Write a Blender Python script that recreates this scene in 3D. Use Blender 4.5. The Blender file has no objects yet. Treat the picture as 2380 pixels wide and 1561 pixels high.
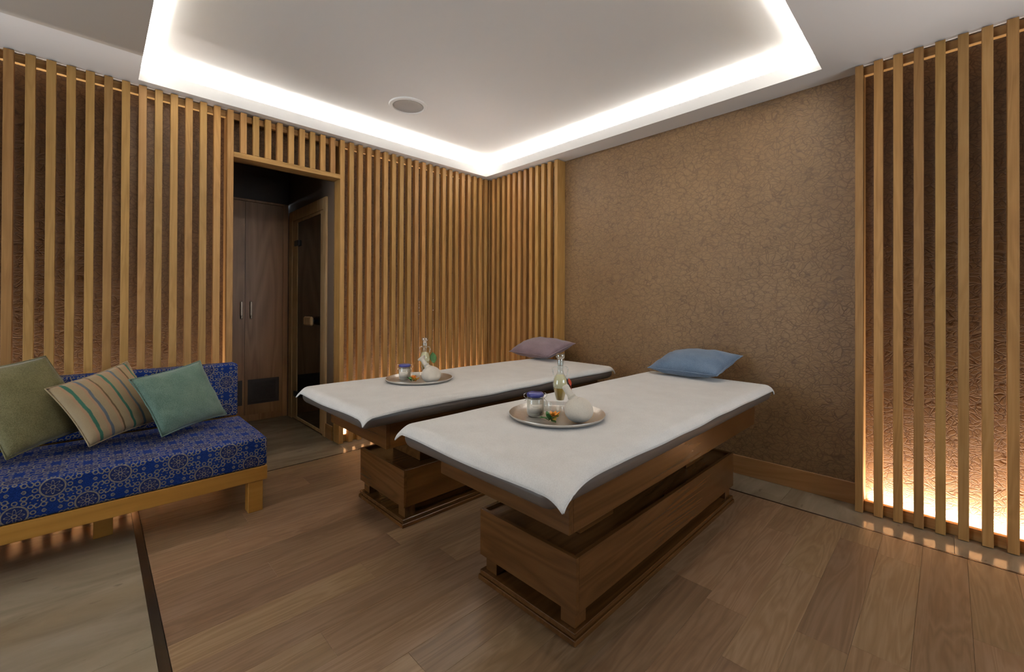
import bpy, math, random
from math import sin, cos, pi, radians, hypot
from mathutils import Vector, Matrix
random.seed(7)
C = bpy.context.scene.collection
SC = bpy.context.scene

# ---------------------------------------------------------------- camera
FPX, YAW, PITCH, ROLL, CYP = 992.46, radians(45.638), radians(.2428), radians(.2304), 702.55
Fv = Vector((cos(YAW)*cos(PITCH), sin(YAW)*cos(PITCH), sin(PITCH)))
R0 = Vector((sin(YAW), -cos(YAW), 0)); U0 = R0.cross(Fv)
Rv = R0*cos(ROLL) + U0*sin(ROLL); Uv = Rv.cross(Fv)
cam = bpy.data.cameras.new('camera'); camo = bpy.data.objects.new('camera', cam); C.objects.link(camo)
M = Matrix((Rv, Uv, -Fv)).transposed().to_4x4(); M.translation = Vector((0, 0, 1.2)); camo.matrix_world = M
cam.sensor_width = 36; cam.lens = FPX*36/2380; cam.shift_y = -(780.5-CYP)/2380; cam.clip_start = .02
SC.camera = camo

# ---------------------------------------------------------------- world, exposure
SC.view_settings.view_transform = 'Standard'; SC.view_settings.look = 'None'
SC.view_settings.gamma = 1; SC.view_settings.use_curve_mapping = False
SC.view_settings.exposure = 0.15
W = bpy.data.worlds.new('sky'); SC.world = W; W.use_nodes = True
W.node_tree.nodes['Background'].inputs[0].default_value = (.80, .90, 1, 1)
W.node_tree.nodes['Background'].inputs[1].default_value = 6.0
SC.cycles.max_bounces = 8; SC.cycles.diffuse_bounces = 5; SC.cycles.glossy_bounces = 4
SC.cycles.transmission_bounces = 8; SC.cycles.transparent_max_bounces = 12
SC.cycles.caustics_reflective = False; SC.cycles.caustics_refractive = False
SC.cycles.sample_clamp_indirect = 6

COVE_TILT = 18
COVE_P, BASE_A, BASE_B, BASE_C = 76.0, 17.0, 18.0, 5.0     # watts per strip (per metre below)
WARM, COOL = (1, .97, .935), (1, .91, .86)
def area(name, loc, rot, sx, sy, power, col, parent=None, spread=180):
    l = bpy.data.lights.new(name, 'AREA'); l.shape = 'RECTANGLE'; l.size = sx; l.size_y = sy
    l.energy = power; l.color = col; l.spread = radians(spread)
    o = bpy.data.objects.new(name, l); C.objects.link(o); o.location = loc; o.rotation_euler = rot
    if parent: o.parent = parent
    return o

# room constants
ZS, ZC = 2.605, 2.775                 # soffit and tray ceiling
CX0, CX1, CY0, CY1 = .19, 3.085, .527, 3.57     # cove opening
YA, YW, XB, XW = 3.625, 3.745, 3.18, 3.30       # slat fronts and walls
NX, NY = -2.6, -2.2                  # walls behind the camera
# cove strips: lie behind the lip and shine up into the ceiling tray
CV = .075
cov = [((CX0+CX1)/2, CY1+CV, CX1-CX0+.12, 0), ((CX0+CX1)/2, CY0-CV, CX1-CX0+.12, 0),
       (CX1+CV, (CY0+CY1)/2, CY1-CY0+.12, 1), (CX0-CV, (CY0+CY1)/2, CY1-CY0+.12, 1)]
for x, y, L, d in cov:
    ti = radians(COVE_TILT); cx, cy = (CX0+CX1)/2, (CY0+CY1)/2
    rot = (pi + (ti if y > cy else -ti), 0, 0) if d == 0 else (pi, (ti if x > cx else -ti), 0)
    area('cove_light', (x, y, 2.640), rot, L if d == 0 else .09, .09 if d == 0 else L, COVE_P*L/3*.965, WARM)
    area('cove_light', (x, y, 2.672), rot, L if d == 0 else .03, .03 if d == 0 else L, COVE_P*L/3*.035, WARM)  # weak extra row, added to soften the inner edge of the glow

# ---------------------------------------------------------------- mesh helpers
def tag(o, label=None, cat=None, group=None, kind=None):
    if label: o['label'] = label
    if cat: o['category'] = cat
    if group: o['group'] = group
    if kind: o['kind'] = kind
    return o
def link(name, me, m, parent=None, loc=None, smooth=False):
    o = bpy.data.objects.new(name, me); C.objects.link(o)
    if m is not None and len(me.materials) == 0: me.materials.append(m)
    if parent: o.parent = parent
    if loc: o.location = loc
    if smooth:
        for p in me.polygons: p.use_smooth = True
    return o
def empty(name, loc=(0, 0, 0), rz=0):
    o = bpy.data.objects.new(name, None); C.objects.link(o); o.location = loc; o.rotation_euler.z = rz
    o.empty_display_size = .1
    return o
class MB:
    def __init__(s): s.v = []; s.f = []
    def add(s, v, f):
        n = len(s.v); s.v += [tuple(a) for a in v]; s.f += [tuple(n+i for i in q) for q in f]; return s
    def box(s, x0, x1, y0, y1, z0, z1, b=.0):
        if b <= 0:
            v = [(x, y, z) for z in (z0, z1) for y in (y0, y1) for x in (x0, x1)]
            return s.add(v, [(0,2,3,1),(4,5,7,6),(0,1,5,4),(2,6,7,3),(0,4,6,2),(1,3,7,5)])
        V = []; idx = {}
        def vid(p):
            if p not in idx: idx[p] = len(V); V.append(p)
            return idx[p]
        lo = (x0, y0, z0); hi = (x1, y1, z1)
        def pt(sg, ax):      # vertex of face `ax` near corner sg
            return tuple((hi[k] if sg[k] else lo[k]) if k == ax else ((hi[k]-b) if sg[k] else (lo[k]+b)) for k in range(3))
        F = []
        cs = [(i, j, k) for i in (0, 1) for j in (0, 1) for k in (0, 1)]
        for ax in range(3):
            a, c = [k for k in range(3) if k != ax]
            for sd in (0, 1):
                q = []
                for (p, r) in ((0, 0), (1, 0), (1, 1), (0, 1)):
                    sg = [0, 0, 0]; sg[ax] = sd; sg[a] = p; sg[c] = r; q.append(vid(pt(sg, ax)))
                F.append(q)
            for p in (0, 1):
                for r in (0, 1):
                    s0 = [0, 0, 0]; s0[a] = p; s0[c] = r; s1 = list(s0); s1[ax] = 1
                    F.append([vid(pt(s0, a)), vid(pt(s1, a)), vid(pt(s1, c)), vid(pt(s0, c))])
        for sg in cs: F.append([vid(pt(sg, 0)), vid(pt(sg, 1)), vid(pt(sg, 2))])
        cen = Vector(((x0+x1)/2, (y0+y1)/2, (z0+z1)/2)); G = []
        for q in F:
            P = [Vector(V[i]) for i in q]; n = (P[1]-P[0]).cross(P[2]-P[0])
            G.append(q if n.dot(sum(P, Vector())/len(P)-cen) > 0 else q[::-1])
        return s.add(V, G)
    def lathe(s, prof, n=24, cx=0, cy=0, cap=True):
        k = len(prof); v = [(cx+r*cos(2*pi*j/n), cy+r*sin(2*pi*j/n), z) for r, z in prof for j in range(n)]
        f = [(i*n+j, i*n+(j+1) % n, (i+1)*n+(j+1) % n, (i+1)*n+j) for i in range(k-1) for j in range(n)]
        if cap: f += [tuple(range(n))[::-1], tuple((k-1)*n+j for j in range(n))]
        return s.add(v, f)
    def tube(s, pts, r, n=8):
        P = [Vector(p) for p in pts]; rs = r if isinstance(r, (list, tuple)) else [r]*len(P); v = []
        for i, p in enumerate(P):
            t = (P[min(i+1, len(P)-1)]-P[max(i-1, 0)]).normalized()
            a = t.orthogonal().normalized() if i == 0 else (a-t*a.dot(t)).normalized()
            b = t.cross(a); v += [p+(a*cos(2*pi*j/n)+b*sin(2*pi*j/n))*rs[i] for j in range(n)]
        f = [(i*n+j, i*n+(j+1) % n, (i+1)*n+(j+1) % n, (i+1)*n+j) for i in range(len(P)-1) for j in range(n)]
        f += [tuple(range(n))[::-1], tuple((len(P)-1)*n+j for j in range(n))]
        return s.add(v, f)
    def mesh(s, name='m'):
        me = bpy.data.meshes.new(name); me.from_pydata(s.v, [], s.f); me.update(); return me
    def build(s, name, m, parent=None, loc=None, smooth=False):
        return link(name, s.mesh(name), m, parent, loc, smooth)
def bx(*a): return MB().box(*a)
def rrect(x0, x1, y0, y1, r, n=6):
    r = max(r, 1e-4); out = []
    for cx, cy, a0 in ((x1-r, y1-r, 0), (x0+r, y1-r, 90), (x0+r, y0+r, 180), (x1-r, y0+r, 270)):
        for i in range(n+1):
            a = radians(a0+90*i/n); out.append((cx+r*cos(a), cy+r*sin(a)))
    return out
def slab(x0, x1, y0, y1, z0, z1, rc, re, n=5, seg=6):
    """soft rounded box: plan corner radius rc, edge radius re"""
    rings = []
    for i in range(n+1):
        a = pi/2*i/n; rings.append((re*(1-sin(a)), z0+re*(1-cos(a))))
    rings += [(o, z0+z1-z) for o, z in rings[::-1]]
    mb = MB(); v = []; f = []; N = 4*(seg+1)
    for o, z in rings:
        v += [(x, y, z) for x, y in rrect(x0+o, x1-o, y0+o, y1-o, max(rc-o, .002), seg)]
    k = len(rings)
    f = [(i*N+j, i*N+(j+1) % N, (i+1)*N+(j+1) % N, (i+1)*N+j) for i in range(k-1) for j in range(N)]
    f += [tuple(range(N))[::-1], tuple((k-1)*N+j for j in range(N))]
    return mb.add(v, f)
def autosmooth(o, ang=40):
    me = o.data
    for p in me.polygons: p.use_smooth = True
    me.set_sharp_from_angle(angle=radians(ang))
    return o

# ---------------------------------------------------------------- materials
class NT:
    def __init__(s, name):
        s.m = bpy.data.materials.new(name); s.m.use_nodes = True; s.t = s.m.node_tree
        s.b = s.t.nodes['Principled BSDF']; s.out = s.t.nodes['Material Output']
    def n(s, typ, **kw):
        nd = s.t.nodes.new(typ)
        for k, v in kw.items(): setattr(nd, k, v)
        return nd
    def set(s, sock, v):
        if isinstance(v, bpy.types.NodeSocket): s.t.links.new(v, sock)
        elif v is not None: sock.default_value = v
    def math(s, op, a, b=None, c=None, clamp=False):
        nd = s.n('ShaderNodeMath', operation=op, use_clamp=clamp)
        for i, v in enumerate((a, b, c)): s.set(nd.inputs[i], v)
        return nd.outputs[0]
    def coord(s, kind='Object'): return s.n('ShaderNodeTexCoord').outputs[kind]
    def mapping(s, vec, scale=(1, 1, 1), loc=(0, 0, 0), rot=(0, 0, 0)):
        nd = s.n('ShaderNodeMapping'); s.set(nd.inputs[0], vec); nd.inputs['Scale'].default_value = scale
        nd.inputs['Location'].default_value = loc; nd.inputs['Rotation'].default_value = rot
        return nd.outputs[0]
    def vadd(s, a, b, op='ADD'):
        nd = s.n('ShaderNodeVectorMath', operation=op); s.set(nd.inputs[0], a); s.set(nd.inputs[1], b); return nd.outputs[0]
    def vscale(s, a, k):
        nd = s.n('ShaderNodeVectorMath', operation='SCALE'); s.set(nd.inputs[0], a); s.set(nd.inputs[3], k); return nd.outputs[0]
    def noise(s, vec, scale=5, detail=3, rough=.5, dist=0, color=False):
        nd = s.n('ShaderNodeTexNoise'); s.set(nd.inputs['Vector'], vec); nd.inputs['Scale'].default_value = scale
        nd.inputs['Detail'].default_value = detail; nd.inputs['Roughness'].default_value = rough
        nd.inputs['Distortion'].default_value = dist
        return nd.outputs['Color' if color else 'Fac']
    def ramp(s, fac, stops, interp='LINEAR'):
        nd = s.n('ShaderNodeValToRGB'); s.set(nd.inputs[0], fac); cr = nd.color_ramp; cr.interpolation = interp
        while len(cr.elements) < len(stops): cr.elements.new(.5)
        for e, (p, c) in zip(cr.elements, stops):
            e.position = p; e.color = (c, c, c, 1) if not hasattr(c, '__len__') else (*c[:3], 1)
        return nd.outputs[0]
    def mix(s, fac, a, b, typ='MIX'):
        nd = s.n('ShaderNodeMix', data_type='RGBA', blend_type=typ)
        s.set(nd.inputs[0], fac)
        for i, v in ((6, a), (7, b)): s.set(nd.inputs[i], (*v, 1) if isinstance(v, tuple) and len(v) == 3 else v)
        return nd.outputs[2]
    def bump(s, h, strength=.2, dist=.01):
        nd = s.n('ShaderNodeBump'); nd.inputs['Strength'].default_value = strength; nd.inputs['Distance'].default_value = dist
        s.set(nd.inputs['Height'], h); s.t.links.new(nd.outputs[0], s.b.inputs['Normal'])
    def bsdf(s, col, rough=.5, **kw):
        s.set(s.b.inputs['Base Color'], (*col, 1) if isinstance(col, tuple) and len(col) == 3 else col)
        s.set(s.b.inputs['Roughness'], rough)
        for k, v in kw.items(): s.set(s.b.inputs[k.replace('_', ' ')], v)
        return s.m
def lin(r, g, b):
    return tuple((c/255/12.92 if c/255 <= .04045 else ((c/255+.055)/1.055)**2.4) for c in (r, g, b))
def plain(name, col, rough=.5, **kw): return NT(name).bsdf(col, rough, **kw)

def wood(name, dark, mid, light, axis=0, rough=.42, tint=.25, figure=6.0, fine=1.0, spec=.5, pores=.12, saw_w=.32):
    """axis = grain direction in the object's own frame; Object Info random varies each piece"""
    t = NT(name); co = t.coord()
    rnd = t.n('ShaderNodeObjectInfo').outputs['Random']
    off = t.n('ShaderNodeCombineXYZ')
    for i, k in enumerate((37.0, 53.0, 71.0)): t.set(off.inputs[i], t.math('MULTIPLY', rnd, k))
    v = t.vadd(co, off.outputs[0])
    sc = [1, 1, 1]; sc[axis] = .10
    v1 = t.mapping(v, tuple(figure*k for k in sc))
    n1 = t.noise(v1, 1.0, 3, .5, .6)
    bands = t.math('FRACT', t.math('MULTIPLY', n1, 9.0))
    saw = t.math('ABSOLUTE', t.math('SUBTRACT', t.math('MULTIPLY', bands, 2.0), 1.0))
    s2 = [90*fine]*3; s2[axis] = 2.2
    n2 = t.noise(t.mapping(v, tuple(s2)), 1.0, 2, .6)
    n3 = t.noise(t.mapping(v, tuple(2.5*k for k in sc)), 1.0, 2, .5)
    g = t.math('ADD', t.math('MULTIPLY', saw, saw_w), t.math('ADD', t.math('MULTIPLY', n2, .34), t.math('MULTIPLY', n3, .45)))
    col = t.ramp(g, [(.28, dark), (.52, mid), (.80, light)])
    tv = t.math('ADD', t.math('MULTIPLY', rnd, tint), 1-tint/2)
    hsv = t.n('ShaderNodeHueSaturation'); t.set(hsv.inputs['Value'], tv); t.set(hsv.inputs['Color'], col)
    t.set(hsv.inputs['Hue'], t.math('ADD', .5, t.math('MULTIPLY', t.math('SUBTRACT', t.math('FRACT', t.math('MULTIPLY', rnd, 7.31)), .5), .008*tint/.25)))
    t.bump(g, pores, .002)
    return t.bsdf(hsv.outputs[0], rough, Specular_IOR_Level=spec)

M_slat = wood('larch_wood', (.30, .152, .042), (.42, .228, .070), (.52, .31, .115), axis=2, rough=.5, tint=.34, figure=9, spec=.35, saw_w=.14, fine=1.2)
M_raily = wood('larch_wood_rail', (.30, .152, .042), (.42, .228, .070), (.52, .31, .115), axis=0, rough=.5, tint=.2, figure=9, spec=.35)
M_railx = wood('larch_wood_rail_side', (.30, .152, .042), (.42, .228, .070), (.52, .31, .115), axis=1, rough=.5, tint=.2, figure=9, spec=.35)
M_plank = wood('oak_plank', (.180, .102, .050), (.235, .140, .072), (.305, .193, .112), axis=0, rough=.36, tint=.40, figure=11, fine=1.3, spec=.45, saw_w=.30)
M_tbl = wood('walnut_veneer', (.076, .030, .0070), (.104, .042, .0105), (.134, .058, .016), axis=0, rough=.27, tint=.08, figure=5, spec=.45)
M_tbly = wood('walnut_veneer_end', (.076, .030, .0070), (.104, .042, .0105), (.134, .058, .016), axis=1, rough=.27, tint=.08, figure=5, spec=.45)
M_sofaw = wood('honey_beech', (.34, .155, .022), (.40, .19, .030), (.45, .225, .042), axis=0, rough=.4, tint=.05, figure=3, spec=.4)
M_base = wood('skirting_wood', (.26, .12, .035), (.32, .155, .05), (.37, .19, .07), axis=1, rough=.4, tint=.05, figure=5)
M_cab = wood('cabinet_veneer', (.22, .105, .040), (.31, .155, .062), (.39, .205, .088), axis=2, rough=.42, tint=.1, figure=3.2)
M_saun = wood('pale_spruce', (.46, .29, .13), (.56, .37, .18), (.64, .45, .24), axis=2, rough=.5, tint=.06, figure=6)
M_white = plain('ceiling_paint', (.86, .845, .82), .75)
M_taupe = plain('taupe_ceiling_tone', (.62, .565, .49), .75)
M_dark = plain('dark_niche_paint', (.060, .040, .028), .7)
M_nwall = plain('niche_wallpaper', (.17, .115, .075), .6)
M_grey = plain('plain_wall_paint', (.66, .60, .52), .8)
M_sub = plain('screed', (.05, .04, .035), .9)
M_metal = plain('bronze_metal', (.12, .085, .06), .25, Metallic=.9)
M_chrome = plain('chrome', (.75, .74, .72), .18, Metallic=1.0)
M_black = plain('black_metal', (.02, .02, .02), .4)
M_vinyl = plain('taupe_vinyl', (.125, .102, .085), .42)
M_cover = plain('pale_lining', (.5, .45, .4), .9)

def wallpaper():
    t = NT('leaf_wallpaper'); co = t.coord()
    wob = t.vadd(t.noise(co, 7, 2, .5, 0, True), (.5, .5, .5), 'SUBTRACT')
    a = t.vadd(co, t.vscale(wob, .11))
    def edge(vec, sc, w):
        nd = t.n('ShaderNodeTexVoronoi', feature='DISTANCE_TO_EDGE'); t.set(nd.inputs['Vector'], vec); nd.inputs['Scale'].default_value = sc
        return t.math('SUBTRACT', 1.0, t.math('DIVIDE', nd.outputs['Distance'], w, clamp=True), clamp=True)
    e1 = edge(t.mapping(a, (1, 1, 1.7), (0, 0, 0), (.5, 0, 0)), 17, .055)
    e2 = edge(t.mapping(a, (1, 1, 1.8), (3.1, 1.7, .4), (-.9, .9, .3)), 16, .055)
    e3 = edge(t.mapping(a, (1.7, 1.7, 1), (1.3, 4.7, 2.4), (.3, -.3, .2)), 19, .05)
    ln = t.math('MAXIMUM', e1, t.math('MAXIMUM', t.math('MULTIPLY', e2, .8), t.math('MULTIPLY', e3, .55)))
    big = t.noise(co, 2.2, 3, .55)
    base = t.ramp(big, [(.3, (.188, .105, .041)), (.7, (.243, .143, .060))])
    base = t.mix(t.math('MULTIPLY', t.noise(co, 180, 2), .25), base, (.32, .20, .10))
    col = t.mix(t.math('MULTIPLY', ln, .72), base, (.075, .036, .015))
    t.bump(t.math('ADD', t.math('MULTIPLY', ln, -1.0), t.math('MULTIPLY', t.noise(co, 90, 3), .4)), .22, .005)
    return t.bsdf(col, .46, Specular_IOR_Level=.5)
M_paper = wallpaper()

def stone():
    t = NT('travertine'); co = t.coord()
    rnd = t.n('ShaderNodeObjectInfo').outputs['Random']
    off = t.n('ShaderNodeCombineXYZ'); t.set(off.inputs[0], t.math('MULTIPLY', rnd, 41)); t.set(off.inputs[1], t.math('MULTIPLY', rnd, 17))
    v = t.vadd(co, off.outputs[0])
    n1 = t.noise(t.mapping(v, (1.6, 5.5, 3)), 1.0, 6, .6, .7)
    n2 = t.noise(t.mapping(v, (10, 26, 10)), 1.0, 3, .5)
    col = t.ramp(n1, [(.25, (.19, .140, .085)), (.5, (.275, .215, .140)), (.75, (.36, .29, .20))])
    pit = t.ramp(n2, [(.27, 1.0), (.33, 0.0)])
    col = t.mix(t.math('MULTIPLY', pit, .5), col, (.14, .10, .065))
    t.bump(t.math('ADD', t.math('MULTIPLY', n2, .5), n1), .12, .006)
    return t.bsdf(col, t.math('ADD', .07, t.math('MULTIPLY', n1, .14)), Specular_IOR_Level=.55)
M_stone = stone()

def fabric(name, c0, c1, scale=260, rough=.9, bump=.5, sheen=.3):
    t = NT(name); co = t.coord()
    n = t.noise(co, scale, 2, .6); n2 = t.noise(co, 9, 3, .6)
    f = t.math('ADD', t.math('MULTIPLY', n, .75), t.math('MULTIPLY', n2, .35))
    col = t.ramp(f, [(.38, c0), (.68, c1)])
    t.bump(n, bump, .0025)
    return t.bsdf(col, rough, Sheen_Weight=sheen, Specular_IOR_Level=.15)
M_towel = fabric('white_terry', (.74, .705, .655), (.86, .83, .78), 330, .95, .45, .2)
M_blue = fabric('blue_linen', (.07, .115, .19), (.145, .205, .285), 300)
M_mauve = fabric('mauve_linen', (.155, .105, .125), (.25, .18, .20), 300)
M_teal = fabric('teal_linen', (.075, .15, .115), (.17, .255, .20), 260)
M_olive = fabric('olive_linen', (.105, .098, .038), (.215, .19, .09), 260)
M_cloth = fabric('cotton_cloth', (.62, .55, .45), (.74, .67, .56), 420, .95, .3, .1)

def stripes():
    t = NT('striped_linen'); uv = t.coord('UV'); sp = t.n('ShaderNodeSeparateXYZ'); t.set(sp.inputs[0], uv)
    wob = t.math('MULTIPLY', t.math('SUBTRACT', t.noise(t.coord(), 25, 3), .5), .022)
    u = t.math('ADD', sp.outputs[0], wob)
    bg, gr, bl, br = (.42, .325, .20), (.045, .165, .115), (.13, .165, .20), (.15, .10, .045)
    pk = (.46, .29, .18)
    st = [(0, bg)]
    for p, c, w in ((.14, gr, .034), (.28, bl, .026), (.42, br, .016), (.555, gr, .028), (.69, bl, .026), (.82, br, .016), (.93, gr, .024)):
        st += [(p-w/2-.035, bg), (p-w/2-.03, pk), (p-w/2-.004, pk), (p-w/2, c), (p+w/2, c), (p+w/2+.004, bg)]
    st = [x for x in st if 0 <= x[0] <= 1]
    # two ramps, since one ramp holds 32 stops
    A = [x for x in st if x[0] < .5]; B = [x for x in st if x[0] >= .5]
    ca = t.ramp(u, A, 'LINEAR'); cb = t.ramp(u, [(.5, A[-1][1])]+B, 'LINEAR')
    col = t.mix(t.math('GREATER_THAN', u, .5), ca, cb)
    n = t.noise(t.coord(), 300, 2)
    col = t.mix(.35, col, t.mix(n, (.12, .09, .05), (.55, .45, .3)), 'SOFT_LIGHT')
    t.bump(n, .4, .0025)
    return t.bsdf(col, .9, Sheen_Weight=.2, Specular_IOR_Level=.15)
M_stripe = stripes()

def medallions():
    t = NT('medallion_upholstery'); uv = t.coord('UV'); sp = t.n('ShaderNodeSeparateXYZ'); t.set(sp.inputs[0], uv)
    CW, CH = .221, .187
    u, v = sp.outputs[0], sp.outputs[1]
    def local(ou, ov):
        a = t.math('SUBTRACT', t.math('FRACT', t.math('DIVIDE', t.math('SUBTRACT', u, ou), CW)), .5)
        b = t.math('SUBTRACT', t.math('FRACT', t.math('DIVIDE', t.math('SUBTRACT', v, ov), CH)), .5)
        x = t.math('MULTIPLY', a, CW); y = t.math('MULTIPLY', b, CH)
        return x, y, t.math('SQRT', t.math('ADD', t.math('MULTIPLY', x, x), t.math('MULTIPLY', y, y)))
    x1, y1, r1 = local(-.127+CW/2, .380+CH/2)
    x2, y2, r2 = local(-.018+CW/2, .287+CH/2)
    first = t.math('LESS_THAN', r1, r2)
    def pick(p, q): return t.math('ADD', t.math('MULTIPLY', p, first), t.math('MULTIPLY', q, t.math('SUBTRACT', 1.0, first)))
    x, y, r = pick(x1, x2), pick(y1, y2), t.math('MINIMUM', r1, r2)
    th = t.math('ARCTAN2', y, x)
    def band(d, w): return t.math('SUBTRACT', 1.0, t.math('SMOOTH_MIN', t.math('DIVIDE', t.math('ABSOLUTE', d), w), 1.0, .3), clamp=True)
    def line(d, w): return t.math('LESS_THAN', t.math('ABSOLUTE', d), w)
    parts = [line(t.math('SUBTRACT', r, .0395), .0030)]
    pet = t.math('SUBTRACT', r, t.math('ADD', .021, t.math('MULTIPLY', t.math('COSINE', t.math('MULTIPLY', th, 8.0)), .008)))
    parts.append(line(pet, .0024))
    parts.append(line(t.math('SUBTRACT', r, .0075), .0022))
    def ringat(R, k, rr, w, ph=0.0):
        seg = 2*pi/k
        a = t.math('MULTIPLY', t.math('SUBTRACT', t.math('FRACT', t.math('ADD', t.math('DIVIDE', t.math('ADD', th, ph), seg), .5)), .5), seg)
        px = t.math('SUBTRACT', t.math('MULTIPLY', r, t.math('COSINE', a)), R); py = t.math('MULTIPLY', r, t.math('SINE', a))
        d = t.math('SQRT', t.math('ADD', t.math('MULTIPLY', px, px), t.math('MULTIPLY', py, py)))
        return d, rr, w
    for R, k, rr, w, ph in ((.0535, 12, .0075, .0021, 0), (.071, 8, .0085, .0022, pi/8), (.0865, 6, .006, .0022, 0)):
        d, rr, w = ringat(R, k, rr, w, ph); parts.append(line(t.math('SUBTRACT', d, rr), w))
    d, _, _ = ringat(.064, 12, 0, 0, pi/12); parts.append(t.math('LESS_THAN', d, .0028))
    d, _, _ = ringat(.0865, 6, 0, 0, 0); parts.append(t.math('LESS_THAN', d, .002))
    m = parts[0]
    for p in parts[1:]: m = t.math('MAXIMUM', m, p)
    co = t.coord(); n = t.noise(co, 330, 2); n2 = t.noise(co, 12, 2)
    blue = t.ramp(n, [(.35, (.004, .014, .085)), (.7, (.010, .035, .19))])
    inner = t.math('LESS_THAN', r, .0395)
    blue = t.mix(t.math('MULTIPLY', inner, .55), blue, (.020, .022, .055))
    tan = t.ramp(n, [(.3, (.135, .115, .090)), (.7, (.235, .205, .165))])
    col = t.mix(m, blue, tan)
    t.bump(t.math('ADD', t.math('MULTIPLY', m, .6), n), .45, .0025)
    return t.bsdf(col, .9, Sheen_Weight=.0, Specular_IOR_Level=.08)
M_sofa = medallions()

def glass(name, tint=(.96, .98, .98), lo=.03, hi=.30):
    t = NT(name); tr = t.n('ShaderNodeBsdfTransparent'); tr.inputs[0].default_value = (*tint, 1)
    gl = t.n('ShaderNodeBsdfGlossy'); gl.inputs['Roughness'].default_value = .03; gl.inputs[0].default_value = (1, 1, 1, 1)
    lw = t.n('ShaderNodeLayerWeight'); lw.inputs[0].default_value = .35
    mx = t.n('ShaderNodeMixShader'); t.set(mx.inputs[0], t.math('ADD', lo, t.math('MULTIPLY', lw.outputs['Facing'], hi)))
    t.t.links.new(tr.outputs[0], mx.inputs[1]); t.t.links.new(gl.outputs[0], mx.inputs[2]); t.t.links.new(mx.outputs[0], t.out.inputs[0])
    return t.m
M_glass = glass('clear_glass'); M_crystal = glass('cut_crystal', (.93, .96, .96), .14, .75); M_oil = plain('golden_oil', (.62, .36, .06), .12)
M_petal = plain('pale_petals', (.88, .76, .44), .7)
def emis(name, col, s):
    t = NT(name); t.b.inputs['Emission Color'].default_value = (*col, 1); t.b.inputs['Emission Strength'].default_value = s
    return t.bsdf(col, .5)
M_led = emis('warm_led', (1, .86, .70), 14.0)
M_silver = NT('hammered_silver')
_t = M_silver; _t.bump(_t.noise(_t.coord(), 75, 2), .35, .004); M_silver = _t.bsdf((.80, .77, .73), .34, Metallic=1.0)
M_smoke = glass('smoked_glass', (.10, .08, .06))

# ---------------------------------------------------------------- setting
def struct(name, mb, m, parent=None):
    o = mb.build(name, m, parent)
    if parent is None: o['kind'] = 'structure'
    return o
T = .08
# right wall (papered), left wall with a door opening, walls behind the camera
struct('wall_right', bx(XW, XW+T, NY-T, YW+T, 0, 3.0), M_paper)
lw = MB(); lw.box(NX-T, .722, YW, YW+.015, 0, 3.0); lw.box(1.493, XW+.0, YW, YW+.015, 0, 3.0); lw.box(.722, 1.493, YW, YW+.015, 2.262, 3.0)
struct('wall_left', lw, M_paper)
WX0, WX1, WZ0, WZ1 = 1.2, 2.9, .95, 2.15      # added window, unseen behind the camera, to let daylight in
rw = MB(); rw.box(NX-T, WX0, NY-T, NY, 0, 3.0); rw.box(WX1, XW, NY-T, NY, 0, 3.0)
rw.box(WX0, WX1, NY-T, NY, 0, WZ0); rw.box(WX0, WX1, NY-T, NY, WZ1, 3.0); struct('wall_rear', rw, M_grey)
VY0, VY1, VZ0, VZ1 = 1.5, 3.0, .30, 2.25  # second added opening, out of view, for daylight from the left
nw = MB(); nw.box(NX-T, NX, NY-T, VY0, 0, 3.0); nw.box(NX-T, NX, VY1, YW, 0, 3.0)
nw.box(NX-T, NX, VY0, VY1, 0, VZ0); nw.box(NX-T, NX, VY0, VY1, VZ1, 3.0); struct('wall_near', nw, M_grey)
def window(name, axis, a0, a1, p, WZ0, WZ1):
    e = empty(name); e['kind'] = 'structure'; f = MB(); g = MB()
    for lo, hi, z0, z1 in ((a0, a0+.05, WZ0, WZ1), (a1-.05, a1, WZ0, WZ1), (a0+.05, a1-.05, WZ0, WZ0+.05), (a0+.05, a1-.05, WZ1-.05, WZ1)):
        f.box(lo, hi, p, p+.05, z0, z1, .003) if axis == 0 else f.box(p, p+.05, lo, hi, z0, z1, .003)
    f.build('added_window_frame', M_white, e)
window('added_window_1', 0, WX0, WX1, NY-.065, WZ0, WZ1); window('added_window_2', 1, VY0, VY1, NX-.065, VZ0, VZ1)
def portal(loc, rot, sx, sy):
    o = area('added_window_portal', loc, rot, sx, sy, 1, (1, 1, 1)); o.data.cycles.is_portal = True
portal(((WX0+WX1)/2, NY-.07, (WZ0+WZ1)/2), (radians(90), 0, 0), WX1-WX0, WZ1-WZ0)
portal((NX-.07, (VY0+VY1)/2, (VZ0+VZ1)/2), (radians(90), 0, radians(-90)), VY1-VY0, VZ1-VZ0)

# ceiling: lowered border, lip and upper tray in one plaster shell
ce = MB()
ce.box(NX, CX0, NY, YW, ZS, ZS+.012); ce.box(CX1, XW, NY, YW, ZS, ZS+.012)
ce.box(CX0, CX1, NY, CY0, ZS, ZS+.012); ce.box(CX0, CX1, CY1, YW, ZS, ZS+.012)
lt, lz = .012, 2.690
ce.box(CX0-lt, CX0, CY0-lt, CY1+lt, ZS+.012, lz); ce.box(CX1, CX1+lt, CY0-lt, CY1+lt, ZS+.012, lz)
ce.box(CX0, CX1, CY0-lt, CY0, ZS+.012, lz); ce.box(CX0, CX1, CY1, CY1+lt, ZS+.012, lz)
cvw = .10
ce.box(NX, XW, NY, YW, ZC, ZC+.03)
ce.box(CX0-cvw-.02, CX0-cvw, CY0-cvw, CY1+cvw, ZS+.012, ZC); ce.box(CX1+cvw, CX1+cvw+.02, CY0-cvw, CY1+cvw, ZS+.012, ZC)
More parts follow.
